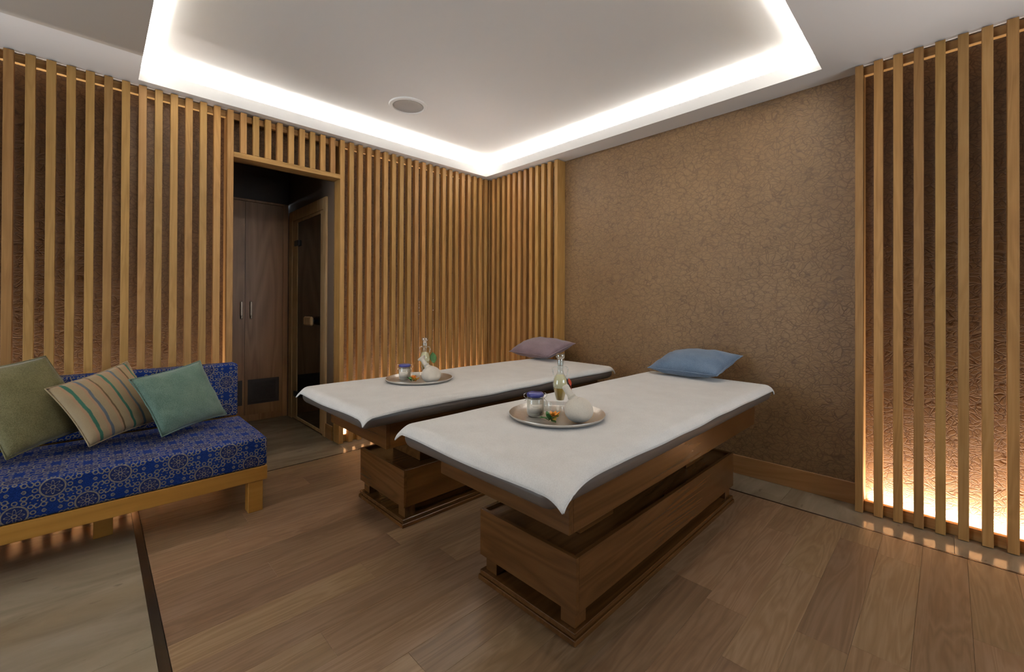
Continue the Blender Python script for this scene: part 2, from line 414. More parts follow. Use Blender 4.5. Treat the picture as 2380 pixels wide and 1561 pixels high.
ce.box(CX0-cvw, CX1+cvw, CY0-cvw-.02, CY0-cvw, ZS+.012, ZC); ce.box(CX0-cvw, CX1+cvw, CY1+cvw, CY1+cvw+.02, ZS+.012, ZC)
ceil = struct('ceiling', ce, M_white)
bx(NX, CX0-.0005, NY, 3.20, ZS-.006, ZS-.0002).build('taupe_panel', M_taupe, ceil)  # thin sheet that gives this side of the border a darker taupe tone
# niche behind the doorway
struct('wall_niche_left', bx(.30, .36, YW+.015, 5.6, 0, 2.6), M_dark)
SX = 1.50
nr = MB(); nr.box(SX, SX+.04, YW+.015, 3.914, 0, 2.6); nr.box(SX, SX+.04, 4.934, 5.6, 0, 2.6); nr.box(SX, SX+.04, 3.914, 4.934, 2.165, 2.6)
struct('wall_niche_right', nr, M_nwall)
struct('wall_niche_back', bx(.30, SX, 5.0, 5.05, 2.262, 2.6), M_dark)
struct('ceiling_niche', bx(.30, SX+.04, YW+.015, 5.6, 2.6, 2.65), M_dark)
sb = MB(); sb.box(2.9, 2.95, 3.78, 5.3, 0, 2.5); sb.box(SX+.04, 2.9, 3.78, 3.82, 0, 2.5); sb.box(SX+.04, 2.9, 5.26, 5.3, 0, 2.5); sb.box(SX+.04, 2.9, 3.82, 5.26, 2.4, 2.45)
struct('wall_cabin', sb, M_cab)

# floor: screed, oak planks, travertine slabs, bronze inlay
fl = struct('floor', bx(NX-T, XW+T, NY-T, 5.6, -.06, -.014), M_sub)
PX0, PX1, PY1 = .189, 2.970, 3.396
row, k = .1515, 0
y1 = PY1
rows = []
edge = .393+20*row
while edge > PY1: edge -= row
ys = [PY1]
while ys[-1] > -1.45: ys.append(edge if len(ys) == 1 else ys[-1]-row)
fixed_end = {0.242: 2.198}
for i in range(len(ys)-1):
    y0, y1 = ys[i+1], ys[i]
    if y1-y0 < .02: continue
    x = PX0; st = random.uniform(.25, 1.2); cuts = [PX0]
    if y0 < -.6: cuts += [1.6]
    else:
        while x+st < PX1-.2: x += st; cuts.append(x); st = random.uniform(.75, 1.35)
    cuts.append(PX1)
    for a, b in zip(cuts, cuts[1:]):
        ca, cb = (a+b)/2, (y0+y1)/2; g = .00025
        bx(a-ca+g, b-ca-g, y0-cb+g, y1-cb-g, -.0136, random.uniform(-.0005, 0), .0006).build('plank', M_plank, fl, (ca, cb, 0))
def tile(x0, x1, y0, y1):
    cx, cy, g = (x0+x1)/2, (y0+y1)/2, .0006
    bx(x0-cx+g, x1-cx-g, y0-cy+g, y1-cy-g, -.0136, 0, .0008).build('stone_slab', M_stone, fl, (cx, cy, 0))
LS0, LS1 = .157, .187
ex = [NX, -1.85, -1.05, -.45, LS0]
ey = [-1.45, -.2, .55, 1.25, 1.95, 3.23]
for a, b in zip(ex, ex[1:]):
    for c, d in zip(ey, ey[1:]): tile(a, b, c, d)
    tile(a, b, 3.23, YW)
for a, b in ((LS0, .72), (.72, 1.493), (1.493, 2.1), (2.1, 2.7), (2.7, XW)): tile(a, b, 3.412, YW)
for c, d in ((-1.45, -.62), (-.62, -.02), (-.02, .72), (.72, 1.5), (1.5, 2.3), (2.3, 3.412)): tile(2.986, XW, c, d)
for c, d in ((YW, 4.35), (4.35, 5.0)):
    for a, b in ((.36, .95), (.95, SX)): tile(a, b, c, d)
bx(LS0, LS1, -1.45, 3.412, -.0136, .0008, .0004).build('metal_inlay', M_metal, fl)
bx(LS1+.001, 2.984, 3.399, 3.410, -.0136, .0006, .0004).build('metal_inlay', M_metal, fl)
bx(2.973, 2.984, -1.45, 3.398, -.0136, .0006, .0004).build('metal_inlay', M_metal, fl)

struct('baseboard_right', bx(3.285, XW, .385, 2.60, 0, .130, .002), M_base)
struct('baseboard_niche', bx(1.487, SX, 3.765, 3.912, 0, .125, .002), M_base)

# ---------------------------------------------------------------- slat screens
SW, SD = .039, .045
Z0s, Z1s = .003, 2.598
slat_me = MB().box(-SW/2, SW/2, 0, SD, Z0s, Z1s, .0015).mesh('slat'); slat_me.materials.append(M_slat)
slat_mb = MB().box(0, SD, -SW/2, SW/2, Z0s, Z1s, .0015).mesh('slat_side'); slat_mb.materials.append(M_slat)
short_me = MB().box(-SW/2, SW/2, 0, SD, 2.3005, Z1s, .0015).mesh('slat_short'); short_me.materials.append(M_slat)
def put(me, parent, loc, name='slat'):
    o = bpy.data.objects.new(name, me); C.objects.link(o); o.parent = parent; o.location = loc; return o
def rails_a(par, x0, x1):
    bx(x0, x1, YA+SD+.0005, YA+SD+.030, 2.550, 2.597, .0015).build('top_rail', M_raily, par)
    bx(x0, x1, YA+SD+.0005, YA+SD+.030, .001, .060, .0015).build('bottom_rail', M_raily, par)
def rails_b(par, y0, y1):
    bx(XB+SD+.0005, XB+SD+.030, y0, y1, 2.550, 2.597, .0015).build('top_rail', M_railx, par)
    bx(XB+SD+.0005, XB+SD+.030, y0, y1, .001, .060, .0015).build('bottom_rail', M_railx, par)
s1 = empty('slat_screen', (-.9, YA, 0)); tag(s1, 'tall screen of vertical wooden slats on the wall behind the blue sofa', 'slat screen')
s1.location = (0, 0, 0)
xl = .6975
for k in range(1, 32): put(slat_me, s1, (xl-.0803*k, YA, 0))
rails_a(s1, xl-.0803*31-.02, .676)
s2 = empty('slat_screen'); tag(s2, 'tall screen of vertical wooden slats between the doorway and the room corner', 'slat screen')
n2 = 21
for k in range(1, n2): put(slat_me, s2, (1.512+.0812*k, YA, 0))
rails_a(s2, 1.534, 3.224)
s3 = empty('slat_screen'); tag(s3, 'short return of vertical wooden slats from the corner to the bare wallpaper', 'slat screen')
for k in range(12):
    if k < 12: put(slat_mb, s3, (XB, 3.643-.0820*k, 0))
bx(XB, XW-.001, 2.632, 2.672, Z0s, Z1s, .0015).build('end_post', M_slat, s3)
rails_b(s3, 2.673, 3.70)
s4 = empty('slat_screen'); tag(s4, 'backlit screen of vertical wooden slats on the wall at the right edge', 'slat screen')
for k in range(1, 17): put(slat_mb, s4, (XB, .363-.0832*k, 0))
bx(XB, XW-.001, .347, .383, Z0s, Z1s, .0015).build('end_post', M_slat, s4)
rails_b(s4, .363-.0832*16-.02, .3465)
s5 = empty('doorway_surround'); tag(s5, 'wooden doorway surround with short slats above its opening', 'door frame')
bx(.678, .716, YA, YW+.012, Z0s, Z1s, .0015).build('side_post', M_slat, s5)
bx(1.493, 1.531, YA, YW-.001, Z0s, Z1s, .0015).build('side_post', M_slat, s5)
bx(.7165, 1.4925, YA, YW+.012, 2.262, 2.300, .0015).build('lintel', M_raily, s5)
for k in range(1, 10): put(short_me, s5, (.6975+.0815*k, YA, 0))
bx(.7165, 1.4925, YA+SD+.0005, YA+SD+.03, 2.550, 2.597, .0015).build('top_rail', M_raily, s5)

# LED strips in the slot between bottom rail and wall
def led(label, axis, a0, a1, p, power):
    if axis == 0: o = bx(a0, a1, p-.010, p+.010, .001, .024, .002).build('led_strip', M_led); loc = ((a0+a1)/2, p, .027); sx, sy = a1-a0, .02
    else: o = bx(p-.010, p+.010, a0, a1, .001, .024, .002).build('led_strip', M_led); loc = (p, (a0+a1)/2, .027); sx, sy = .02, a1-a0
    tag(o, label, 'light strip')
    area('led_light', loc, (pi, 0, 0), sx, sy, power, COOL, None, 105)
led('glowing strip light at the wall foot behind the sofa slats', 0, -1.79, .66, 3.722, BASE_A*2.45)
led('glowing strip light at the wall foot right of the doorway', 0, 1.56, 3.22, 3.722, BASE_A*1.66)
led('glowing strip light at the wall foot behind the short corner slats', 1, 2.69, 3.60, 3.277, BASE_C*.9)
led('bright strip light at the wall foot of the right-edge slats', 1, -.97, .33, 3.277, BASE_B*1.3)

# ---------------------------------------------------------------- niche furniture
ca = empty('wardrobe', (1.08, 5.0, 0)); tag(ca, 'brown built-in wardrobe with two doors seen through the doorway', 'wardrobe')
ca.location = (0, 0, 0)
YC = 4.957
bd = MB(); bd.box(.37, .725, YC, 5.5, 0, 2.255, .002); bd.box(1.434, 1.484, YC, 5.5, 0, 2.255, .002)
bd.box(.725, 1.434, YC, 5.5, 2.232, 2.255, .002); bd.box(.725, 1.434, YC+.012, YC+.03, 0, .066); bd.box(.725, 1.434, 5.46, 5.5, 0, 2.23)
bd.build('body', M_cab, ca)
for x0, x1, hx in ((.7275, 1.0825, 1.052), (1.0855, 1.4315, 1.136)):
    gx0, gx1 = (x0+.027, x1-.030) if x0 > 1 else (.76, 1.065)
    d = MB(); z0, z1 = .069, 2.228
    for a, b, c, e in ((x0, gx0, z0, z1), (gx1, x1, z0, z1), (gx0, gx1, z0, .172), (gx0, gx1, .424, z1)): d.box(a, b, YC-.002, YC+.018, c, e)
    do = d.build('door', M_cab, ca)
    gr = MB(); gr.box(gx0, gx1, YC+.010, YC+.014, .172, .424)
    for a, b, c, e in ((gx0, gx0+.035, .172, .424), (gx1-.035, gx1, .172, .424), (gx0+.035, gx1-.035, .172, .202), (gx0+.035, gx1-.035, .394, .424)): gr.box(a, b, YC, YC+.010, c, e)
    for j in range(12): gr.box(gx0+.035, gx1-.035, YC+.001, YC+.008, .206+j*.0157, .214+j*.0157)
    gr.build('grille', plain('dark_grille', (.035, .022, .014), .5), do)
    h = MB().box(hx-.009, hx+.009, YC-.022, YC-.014, 1.06, 1.215, .002).box(hx-.006, hx+.006, YC-.014, YC-.002, 1.08, 1.095).box(hx-.006, hx+.006, YC-.014, YC-.002, 1.18, 1.195)
    h.box(hx-.0065, hx+.0065, YC-.030, YC-.022, 1.045, 1.075, .002)
    h.build('handle', M_metal, do)
dr = empty('door_1'); dr['kind'] = 'structure'
XD = 1.484
fr = MB(); fr.box(XD, SX+.03, 3.914, 3.975, 0, 2.165, .002); fr.box(XD, SX+.03, 4.83, 4.934, 0, 2.165, .002); fr.box(XD, SX+.03, 3.975, 4.83, 2.06, 2.165, .002)
fr.build('outer_frame', M_saun, dr)
lf = MB(); lf.box(XD+.004, SX+.02, 4.68, 4.826, .01, 2.056, .002); lf.box(XD+.004, SX+.02, 3.979, 4.05, .01, 2.056, .002)
lf.box(XD+.004, SX+.02, 4.05, 4.68, 2.03, 2.056, .002); lf.box(XD+.004, SX+.02, 4.05, 4.68, .01, .04, .002)
lf.build('leaf_frame', M_saun, dr)
bx(XD+.010, XD+.018, 4.051, 4.679, .041, 2.029).build('glass_pane', M_smoke, dr)
for z in (1.818, .272): bx(XD-.010, XD+.012, 4.63, 4.735, z-.028, z+.028, .003).build('hinge', M_black, dr)
hd = empty('handle'); hd.parent = dr
bx(XD-.052, XD-.024, 4.13, 4.33, .992, 1.076, .012).build('grip', M_saun, hd)
bx(XD-.024, XD+.0095, 4.20, 4.23, 1.02, 1.045, .002).build('standoff', M_black, hd)

# ---------------------------------------------------------------- ceiling speaker
sp = empty('ceiling_speaker', (1.775, 3.002, ZC-.0005)); tag(sp, 'round white speaker recessed in the raised ceiling', 'speaker')
autosmooth(MB().lathe([(.118, -.001), (.118, -.006), (.124, -.012), (.146, -.010), (.150, -.003), (.150, -.0)], 48, cap=False).build('rim', M_white, sp))
autosmooth(MB().lathe([(.118, -.003), (.110, -.009), (.100, -.004), (.06, -.005), (.03, -.007), (.001, -.008)], 48).build('grille', plain('grey_grille', (.42, .40, .37), .6), sp))

# ---------------------------------------------------------------- sofa
so = empty('sofa', (0, 3.1, 0)); tag(so, 'long low sofa in blue medallion fabric on an orange-brown wooden frame', 'sofa'); so.location = (0, 0, 0)
SXL = -1.5
def boxuv(o):
    me = o.data; uv = me.uv_layers.new(name='UVMap')
    for p in me.polygons:
        n = p.normal; ax = max(range(3), key=lambda i: abs(n[i]))
        for li in p.loop_indices:
            x, y, z = me.vertices[me.loops[li].vertex_index].co
            uv.data[li].uv = (x, z) if ax == 1 else ((x, .42+(y-2.785)) if ax == 2 else (.73-(y-2.785)*-1, z))
    return o
boxuv(autosmooth(slab(SXL, .729, 2.783, 3.452, .256, .421, .02, .016).build('seat_cushion', M_sofa, so), 80))
boxuv(autosmooth(slab(SXL, .716, 3.440, 3.565, .425, .783, .02, .018).build('backrest', M_sofa, so), 80))
bx(SXL, .729, 2.785, 2.815, .176, .2555, .002).build('front_rail', M_sofaw, so)
bx(SXL, .729, 3.535, 3.565, .176, .424, .002).build('back_rail', M_sofaw, so)
bx(.700, .729, 2.8155, 3.5345, .176, .2555, .002).build('side_rail', M_sofaw, so)
bx(SXL, .6995, 2.816, 3.534, .236, .250).build('dust_cover', M_cover, so)
for x, y in ((.634, 2.792), (.002, 3.028), (.634, 3.46), (-1.3, 2.792), (-1.3, 3.46)):
    bx(x, x+.074, y, y+.074, 0, .2355 if y > 3 and x < .6 else .1755, .002).build('leg', M_sofaw, so)

def pillow(name, label, m, TL, TR, BR, BL, th, pinch=.07, seed=0, group=None, n=26, pipe=None, fold=.0025):
    TL, TR, BR, BL = map(Vector, (TL, TR, BR, BL)); rnd = random.Random(seed)
    o0 = (TL+TR+BR+BL)/4
    nor = ((TR-BL).cross(TL-BR)).normalized()
    ph = [rnd.uniform(0, 6.28) for _ in range(8)]
    def mid(u, v):
        a, b = 2*u-1, 2*v-1
        uu = .5+(u-.5)*(1-pinch*(1-b*b)); vv = .5+(v-.5)*(1-pinch*(1-a*a))
        return BL*(1-uu)*(1-vv)+BR*uu*(1-vv)+TR*uu*vv+TL*(1-uu)*vv
    def hgt(u, v):
        a, b = abs(2*u-1), abs(2*v-1)
        w = ((1-a**2.6)*(1-b**2.6)); h = w**.55
        e = (1-w)*w*4
        return th/2*h + fold*e*(sin(19*u+ph[0]+3*v)+sin(17*v+ph[1]+4*u)+.6*sin(31*(u+v)+ph[2]))
    V, F, UV = [], [], []
    for s in (1, -1):
        for j in range(n+1):
            for i in range(n+1):
                u, v = i/n, j/n
                V.append(mid(u, v)+nor*s*hgt(u, v)-o0); UV.append((u, v))
    N = (n+1)**2
    for j in range(n):
        for i in range(n):
            a = j*(n+1)+i; F.append((a, a+1, a+n+2, a+n+1)); F.append((N+a, N+a+n+1, N+a+n+2, N+a+1))
    me = bpy.data.meshes.new(name); me.from_pydata(V, [], F)
    uv = me.uv_layers.new(name='UVMap')
    for p in me.polygons:
        for li in p.loop_indices: uv.data[li].uv = UV[me.loops[li].vertex_index]
    import bmesh
    b = bmesh.new(); b.from_mesh(me); bmesh.ops.remove_doubles(b, verts=b.verts, dist=1e-5); b.to_mesh(me); b.free()
    o = link(name, me, m, None, o0, True); tag(o, label, 'cushion', group)
    pts = []
    for k in range(4*n):
        q = k % n/n; s = k//n
        u, v = ((q, 0), (1, q), (1-q, 1), (0, 1-q))[s]; pts.append(mid(u, v)-o0)
    MB().tube(pts+[pts[0]], .0035, 6).build('piping', pipe or m, o, None, True)
    return o
OLK, STK, TEK = (1.01, 1.0, 1.01, 1.0), (.975, 1.0, 1.02, 1.0), (.955, .985, 1.0, .99)
CAMP = Vector((0, 0, 1.2))
def slide(pts, ks): return [CAMP+(Vector(p)-CAMP)*k for p, k in zip(pts, ks)]
pillow('cushion', 'large olive green cushion at the left end of the sofa', M_olive, *slide(((-.46, 3.22, .872), (-.185, 3.36, .915), (.02, 3.32, .52), (-.293, 3.115, .455)), OLK), .13, .05, 1)
pillow('cushion', 'beige cushion with green, blue and brown stripes between olive and teal cushions', M_stripe, *slide(((-.178, 3.235, .757), (.140, 3.385, .855), (.312, 3.235, .520), (-.014, 3.105, .455)), STK), .12, .07, 2)
pillow('cushion', 'teal green cushion nearest the doorway on the sofa', M_teal, *slide(((.140, 3.22, .768), (.492, 3.40, .826), (.628, 3.33, .468), (.272, 3.05, .458)), TEK), .125, .07, 3)

# ---------------------------------------------------------------- massage tables
def prof(d, r=.045):
    if d < r*pi/2: return r*sin(d/r), r*(1-cos(d/r))
    return r, r+(d-r*pi/2)
MX0, MX1, MY0, MY1, MZ0, MZ1 = .905, 3.040, .765, 1.592, .606, .696
tables = []
def make_table(label):
    t = empty('massage_table'); tag(t, label, 'massage table')
    bx(1.207, 2.792, .912, 1.440, 0, .021, .002).build('plinth_board', M_tbl, t)
    bx(1.213, 2.786, .918, 1.434, .0215, .042, .002).build('plinth_board', M_tbl, t)
    for x in (1.232, 2.70):
        for y in (.932, 1.348):
            bx(x, x+.066, y, y+.066, .0425, .1045, .0015).build('foot', M_tbly, t)
    x0, x1, y0, y1, z0, z1 = 1.216, 2.780, .915, 1.437, .105, .305
    for a in (y0, y1-.018): bx(x0+.018, x1-.018, a, a+.018, z0, z1, .001).build('base_side', M_tbl, t)
    for a in (x0, x1-.0175): bx(a, a+.0175, y0, y1, z0, z1, .001).build('base_end', M_tbly, t)
    bx(x0+.018, x1-.018, y0+.018, y1-.018, z0, z1-.014).build('base_top', M_tbl, t)
    for a in (1.38, 2.36): bx(a, a+.24, 1.02, 1.33, z1-.0135, .475, .002).build('pillar', M_tbl, t)
    fx0, fx1, fy0, fy1, fz0, fz1 = 1.066, 2.893, .830, 1.522, .4755, .605
    for a in (fy0, fy1-.022): bx(fx0+.022, fx1-.022, a, a+.022, fz0, fz1, .001).build('frame_side', M_tbl, t)
    bx(fx0+.022, fx1-.022, fy0+.0225, fy1-.0225, fz0+.01, fz1-.02).build('frame_deck', M_tbl, t)
    for a in (fx0, fx1-.0215): bx(a, a+.0215, fy0, fy1, fz0, fz1, .001).build('frame_end', M_tbly, t)
    autosmooth(slab(MX0+.004, MX1-.004, MY0+.004, MY1-.004, MZ0, MZ1, .05, .0445).build('mattress', M_vinyl, t), 70)
    return t
def towel_mesh(seed):
    r = .045; fx0, fx1, fy0, fy1 = MX0+r, MX1-r, MY0+r, MY1-r
    rnd = random.Random(seed); ph = [rnd.uniform(0, 6.28) for _ in range(9)]
    ex0, ex1, ey = .060, .056, .052
    def axis(lo, hi, a, b, n):
        out = [lo-a+(a)*i/8 for i in range(8)]; out += [lo+(hi-lo)*i/n for i in range(n+1)]; out += [hi+b*(i+1)/8 for i in range(8)]
        return out
    xs = axis(fx0, fx1, ex0, ex1, 70); ys = axis(fy0, fy1, ey, ey, 34); V = []; F = []
    for y in ys:
        for x in xs:
            dx = max(fx0-x, x-fx1, 0); dy = max(fy0-y, y-fy1, 0); sx = -1 if x < fx0 else 1; sy = -1 if y < fy0 else 1
            lift = .003+.0012*(sin(5*x+ph[0])*sin(7*y+ph[1])+.6*sin(13*x+4*y+ph[2]))
            if dx > 0 or dy > 0:
                dx2 = dx*(1+.06*sin(9*y+ph[3])); dy2 = dy*(1+.035*sin(6*x+ph[4])+.02*sin(17*x+ph[5]))
                q = min(max((1.17-x)/.24, 0), 1)**2; fl = (.050 if sy < 0 else .004)*q*min(dy/ey, 1)**1.5
                qy = max(abs(y-(fy0+fy1)/2)/((fy1-fy0)/2+ey)-.80, 0)/.20; fx = .012*qy*qy*min(dx/ex0, 1) if x < 1.2 else 0
                (hx, vx), (hy, vy) = prof(dx2), prof(dy2)
                fold = .006*q*sin(min(dy/ey, 1)*pi)*(dx > 0)
                V.append((min(max(x, fx0), fx1)+sx*(hx+fx-fold+(.004 if dx else 0)), min(max(y, fy0), fy1)+sy*(hy+fl+(.004 if dy else 0)), MZ1+lift-vx-vy*(1-.25*q*(sy < 0))))
            else: V.append((x, y, MZ1+lift))
    nx = len(xs)
    for j in range(len(ys)-1):
        for i in range(nx-1): a = j*nx+i; F.append((a, a+1, a+nx+1, a+nx))
    me = bpy.data.meshes.new('towel'); me.from_pydata(V, [], F)
    bd = [V[i] for i in range(nx)]+[V[j*nx+nx-1] for j in range(1, len(ys))]+[V[(len(ys)-1)*nx+i] for i in range(nx-2, -1, -1)]+[V[j*nx] for j in range(len(ys)-2, 0, -1)]
    return me, bd
def make_towel(label, seed, loc):
    me, bd = towel_mesh(seed)
    o = link('towel', me, M_towel, None, loc, True); tag(o, label, 'towel')
    sm = o.modifiers.new('thickness', 'SOLIDIFY'); sm.thickness = .005; sm.offset = 1
    MB().tube(bd+[bd[0]], .0038, 6).build('hem', M_towel, o, None, True)
    return o
t1 = make_table('brown wooden massage table nearest the camera')
OFF = Vector((-.026, 1.124, 0))
t2 = t1.copy(); C.objects.link(t2); t2.location = OFF
for ch in list(t1.children):
    c = ch.copy(); C.objects.link(c); c.parent = t2
t2['label'] = 'brown wooden massage table farther back, beside the corner slats'
t1['group'] = t2['group'] = 'massage tables'
make_towel('white terry towel covering the front massage table', 3, (0, 0, 0))
make_towel('white terry towel covering the rear massage table', 11, OFF)
TZ = MZ1+.0095
# head pillows, raised at the wall end
pillow('pillow', 'blue linen pillow at the head of the front massage table', M_blue, (3.13, 1.453, .842), (3.19, .99, .852), (2.812, 1.023, .752), (2.850, 1.515, .748), .150, .04, 5)['category'] = 'pillow'
pillow('pillow', 'mauve linen pillow at the head of the rear massage table', M_mauve, (3.12, 2.90, .850), (3.17, 2.405, .842), (2.766, 2.388, .752), (2.850, 2.95, .748), .150, .04, 6)['category'] = 'pillow'

# ---------------------------------------------------------------- trays with their oils
def on(m): return m
M_lid = plain('blue_enamel', (.035, .04, .20), .3)
M_cream = plain('cream_paste', (.80, .70, .55), .45)
M_green = plain('leaf_green', (.035, .13, .025), .5); M_orange = plain('orange_petal', (.85, .30, .03), .5); M_yellow = plain('yellow_petal', (.78, .45, .05), .5)
M_red = plain('red_petal', (.50, .05, .015), .45); M_paper2 = plain('label_paper', (.82, .73, .60), .7); M_ink = plain('faint_ink', (.58, .49, .38), .7)
def tray(label, c):
    o = MB().lathe([(.001, .0005), (.185, .0005), (.200, .006), (.2085, .017), (.2115, .018), (.2120, .015), (.203, .004), (.187, -.0015+.0015), (.001, .0001)], 64).build('tray', M_silver, None, (*c, TZ))
    autosmooth(o, 60); tag(o, label, 'tray'); return o
def jar(label, c, rz):
    e = empty('jar', (*c, TZ+.001), rz); tag(e, label, 'jar')
    autosmooth(MB().lathe([(.001, .001), (.033, .001), (.0375, .006), (.0385, .012), (.0385, .066), (.035, .073), (.035, .079)], 32, cap=False).build('glass_body', M_glass, e), 60)
    autosmooth(MB().lathe([(.001, .0035), (.0315, .0035), (.0371, .0105), (.0378, .066), (.0340, .0735), (.001, .0735)], 28, cap=False).build('cream', M_cream, e), 50)
    autosmooth(MB().lathe([(.001, .103), (.030, .103), (.0365, .099), (.0385, .094), (.0385, .088), (.036, .085), (.001, .085)], 32, cap=False).build('lid', M_lid, e), 50)
    autosmooth(MB().lathe([(.031, .0795), (.0375, .0795), (.0385, .083), (.0375, .0845), (.031, .0845)], 32, cap=False).build('seal', M_glass, e), 50)
    w = MB(); pr = [(.0395*cos(a), .0395*sin(a), .076) for a in [2*pi*i/32 for i in range(33)]]; w.tube(pr, .0012, 6)
    for s in (1, -1):
        w.tube([(s*.0395, .006, .076), (s*.050, .006, .082), (s*.051, .004, .094), (s*.040, 0, .100)], .0013, 6)
        w.tube([(s*.0395, -.006, .076), (s*.048, -.006, .066), (s*.045, -.004, .040 if s > 0 else .066), (s*.0410, 0, .038 if s > 0 else .070)], .0013, 6)
    w.build('wire_clamp', M_chrome, e, None, True)
    lab = MB(); ang = [radians(-90+d) for d in range(-48, 49, 8)]
    for r, z0, z1 in ((.0388, .018, .056),):
        v = [(r*cos(a), r*sin(a), z) for a in ang for z in (z0, z1)]; lab.add(v, [(2*i, 2*i+2, 2*i+3, 2*i+1) for i in range(len(ang)-1)])
    lo = lab.build('paper_label', M_paper2, e, None, True); lo.modifiers.new('t', 'SOLIDIFY').thickness = .0003
    ink = MB()
    for z, a0, a1 in ((.045, -22, 18), (.036, -30, 34), (.030, -30, 20)):
        an = [radians(-90+a0+(a1-a0)*i/8) for i in range(9)]
        v = [(.0393*cos(a), .0393*sin(a), zz) for a in an for zz in (z, z+.0022)]; ink.add(v, [(2*i, 2*i+2, 2*i+3, 2*i+1) for i in range(8)])
    ink.build('printed_lines', M_ink, lo)
    return e
def bottle(label, c, rz, leafmat, side):
    e = empty('bottle', (*c, TZ+.001), rz); tag(e, label, 'bottle')
    out = [(.0225, 0), (.0235, .004), (.019, .014), (.0175, .030), (.0195, .048), (.0265, .072), (.0325, .100), (.0345, .124), (.0310, .146), (.0215, .164), (.0155, .174), (.0145, .186), (.0150, .205), (.0165, .226), (.0185, .230)]
    inn = [(r-.0022, z) for r, z in out[4:]][::-1]
    autosmooth(MB().lathe(out+inn+[(.001, .046)], 28, cap=False).build('glass_body', M_glass, e), 60)
    autosmooth(MB().lathe([(.001, .047)]+[(r-.0026, z) for r, z in out[4:7]]+[(.0305, .104), (.001, .104)], 24, cap=False).build('oil', M_oil, e), 50)
    autosmooth(MB().lathe([(.001, .1045), (.0300, .1045), (.0318, .124), (.0283, .145), (.0185, .163), (.001, .166)], 24, cap=False).build('petals', M_petal, e), 50)
    autosmooth(MB().lathe([(.001, .206), (.0125, .207), (.014, .228), (.0125, .238), (.0205, .246), (.0215, .256), (.018, .263), (.001, .265)], 24, cap=False).build('stopper', M_crystal, e), 50)
    for s in (1, -1):
        MB().tube([(s*.014, 0, .199), (s*.026, 0, .203), (s*.035, 0, .196), (s*.0365, 0, .186), (s*.033, 0, .170), (s*.027, 0, .156)], .0028, 8).build('handle', M_crystal, e, None, True)
    return e
def leaf_part(name, m, parent, base, d, L, w, up=.3, bend=.3):
    base, d = Vector(base), Vector(d).normalized(); sd = d.cross(Vector((0, 0, 1)))
    sd = (sd if sd.length > .1 else Vector((1, 0, 0))).normalized(); nn = sd.cross(d); v = []; f = []
    n = 6
    for i in range(n+1):
        q = i/n; ww = w*sin(pi*min(q*.92+.06, 1))**.8; p = base+d*L*q+nn*(-bend*L*q*q)
        v += [p-sd*ww/2+nn*.12*w, p, p+sd*ww/2+nn*.12*w]
    for i in range(n):
        a = i*3; f += [(a, a+1, a+4, a+3), (a+1, a+2, a+5, a+4)]
    o = MB().add(v, f).build(name, m, parent, None, True); o.modifiers.new('t', 'SOLIDIFY').thickness = .0008
    return o
def compress(label, c, tip, flare):
    e = empty('herbal_compress', (*c, TZ+.001)); tag(e, label, 'massage ball')
    R = .0605; v = []; nb, na = 18, 40; f = []
    for i in range(nb+1):
        p = pi*i/nb
        for j in range(na):
            a = 2*pi*j/na; rr = R*(1+.012*sin(10*a)*sin(p)); z = -cos(p)
            v.append((rr*sin(p)*cos(a), rr*sin(p)*sin(a), .052+.052*max(z, -.93)*(1.02 if z > 0 else 1)))
    f = [(i*na+j, i*na+(j+1) % na, (i+1)*na+(j+1) % na, (i+1)*na+j) for i in range(nb) for j in range(na)]
    MB().add(v, f).build('ball', M_cloth, e, (0, 0, -.0035+.0035), True)
    tp = Vector(tip); bs = Vector((0, 0, .062)); st = bs+(tp-bs)*.30
    pts = [st+(tp-st)*q for q in (0, .08, .2, .35, .5, .65, .8, .9, .97, 1)]
    rs = [.030, .0225, .0175, .0155, .015, .0148, .0152, .0155, .0125, .004]
    if flare: rs = [.030, .0225, .0165, .0145, .0135, .0135, .016, .025, .027, .010]
    MB().tube(pts, rs, 16).build('handle', M_cloth, e, None, True)
    cords = MB()
    ax = (tp-st).normalized(); a = ax.orthogonal().normalized(); b = ax.cross(a)
    for q, r in ((.22, .0178), (.26, .0175), (.30, .0172)):
        p = st+(tp-st)*q; cords.tube([p+(a*cos(w)+b*sin(w))*r for w in [2*pi*i/16 for i in range(17)]], .0013, 5)
    cords.build('cord', M_cloth, e, None, True)
    return e
def blossom(label, c, petal_m, npet, leaves, seed, spread=.0):
    rnd = random.Random(seed); e = empty('flower', (*c, TZ+.004)); tag(e, label, 'flower')
    for k in range(npet):
        a = 2*pi*k/npet+rnd.uniform(-.2, .2); z = .012+.006*(k % 3)
        leaf_part('petal', petal_m if k % 3 else M_yellow, e, (.004*cos(a)+spread*rnd.uniform(-1, 1)+.009, spread*rnd.uniform(-1, 1)-.007, z), (cos(a), sin(a), .35+.3*(k % 2)), .027, .016, bend=-.2)
    for k in range(leaves):
        a = 2*pi*k/leaves+rnd.uniform(-.3, .3)
        leaf_part('leaf', M_green, e, (.006*cos(a)-.004, .006*sin(a)+.004, .004+.008*(k % 2)), (cos(a), sin(a), .15+.5*(k % 3)), rnd.uniform(.030, .044), .021, bend=.12)
    autosmooth(MB().lathe([(.001, .004), (.009, .006), (.010, .013), (.006, .018), (.001, .019)], 12, 0, 0, False).build('flower_centre', M_yellow if leaves > 5 else M_orange, e, (.009, -.007, 0)), 60)
    return e
def cup(label, c):
    o = MB().lathe([(.001, 0), (.022, 0), (.0245, .003), (.027, .040), (.0255, .040), (.0232, .005), (.001, .004)], 28, cap=False).build('glass_cup', M_glass, None, (*c, TZ+.001))
    autosmooth(o, 60); return tag(o, label, 'cup')
FACE = YAW-pi/2      # local -y turned to the viewer's side of the room
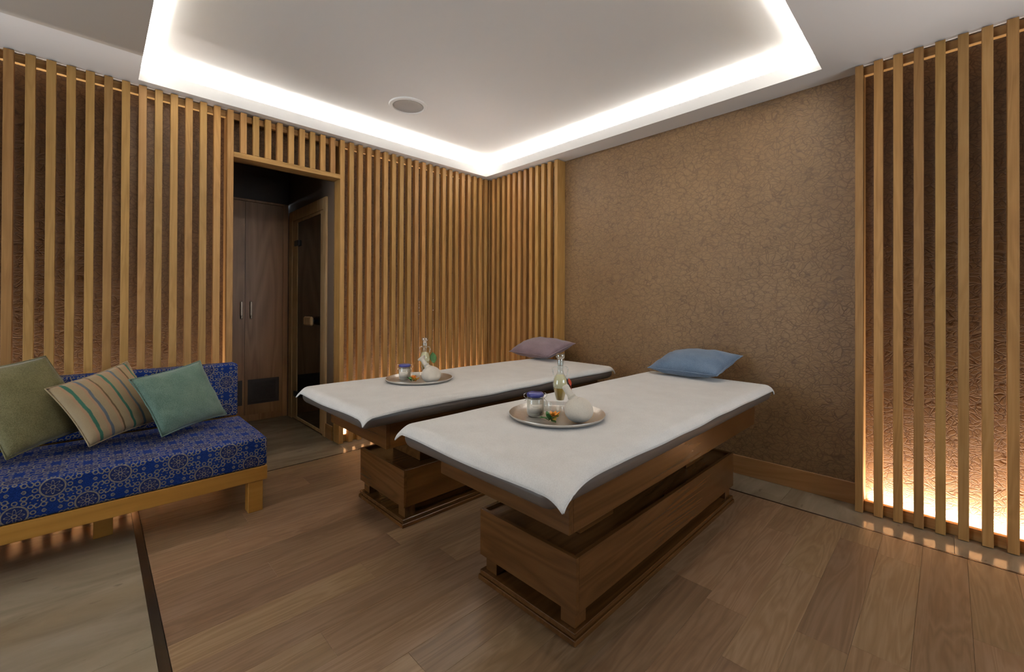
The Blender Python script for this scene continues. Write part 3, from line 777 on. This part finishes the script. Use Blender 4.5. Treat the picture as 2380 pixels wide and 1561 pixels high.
tray('round hammered silver tray on the front massage table', (1.47, 1.216))
jar('clip-top cream jar with blue lid on the front table tray', (1.405, 1.285), FACE)
bottle('glass oil bottle with stopper on the front table tray', (1.562, 1.272), FACE, M_red, 1)
compress('cream cloth herbal compress ball on the front table tray', (1.452, 1.083), (-.020, .060, .150), False)
blossom('orange blossom with green leaves on the front table tray', (1.375, 1.165), M_orange, 9, 9, 4)
cup('small clear glass cup beside the front table bottle', (1.50, 1.305))
tray('round hammered silver tray on the rear massage table', (1.517, 2.411))
jar('clip-top cream jar with blue lid on the rear table tray', (1.447, 2.475), FACE)
bottle('glass oil bottle with stopper on the rear table tray', (1.615, 2.50), FACE, M_green, 1)
compress('cream cloth herbal compress ball on the rear table tray', (1.508, 2.262), (-.030, .068, .156), True)
blossom('yellow and orange blossom on the rear table tray', (1.437, 2.355), M_orange, 14, 4, 9, .014)
cup('small clear glass cup beside the rear table bottle', (1.535, 2.482))
# the single loose leaf leaning on each bottle
def loose(label, m, c, d, L, w, cat):
    e = empty(cat, c); tag(e, label, cat)
    leaf_part('blade', m, e, (0, 0, 0), d, L, w, bend=.08)
    MB().tube([(0, 0, 0), tuple(-.5*L*k for k in Vector(d).normalized())], .0011, 6).build('stalk', m, e)
    return e
loose('small red petal leaning on the front table oil bottle', M_red, (1.600, 1.240, TZ+.112), (.15, .45, 1), .038, .017, 'petal')
loose('dark green leaf leaning on the rear table oil bottle', M_green, (1.670, 2.476, TZ+.088), (.22, .48, 1), .080, .046, 'leaf')
# small chrome dots on cords, stand-ins for unidentified bright dots between slats
for x, z0, z1, lb in ((2.289, 1.10, 1.22, 'row of small chrome dots between slats above the rear bottle'), (2.455, .83, 1.24, 'longer row of small chrome dots right of the rear bottle')):
    e = empty('dot_row', (x, 3.655, 0)); tag(e, lb, 'bead string')
    MB().tube([(0, 0, z0), (0, 0, z1+.9)], .0008, 5).build('cord', M_chrome, e)
    for k in range(5): autosmooth(MB().lathe([(.001, -.006), (.0055, -.002), (.0055, .002), (.001, .006)], 8, cap=False).build('chrome_dot', M_chrome, e, (0, 0, z0+(z1-z0)*k/4)), 30)

# every Empty sits at the base of its thing
bpy.context.view_layer.update()
for e in [o for o in C.objects if o.type == 'EMPTY' and o.parent is None]:
    P = [m.matrix_world @ Vector(c) for m in e.children_recursive if m.type == 'MESH' for c in m.bound_box]
    b = Vector(((min(p.x for p in P)+max(p.x for p in P))/2, (min(p.y for p in P)+max(p.y for p in P))/2, min(p.z for p in P)))
    d = e.matrix_world.to_3x3().inverted() @ (b-e.location)
    e.location = b
    for ch in e.children: ch.location = ch.location-d
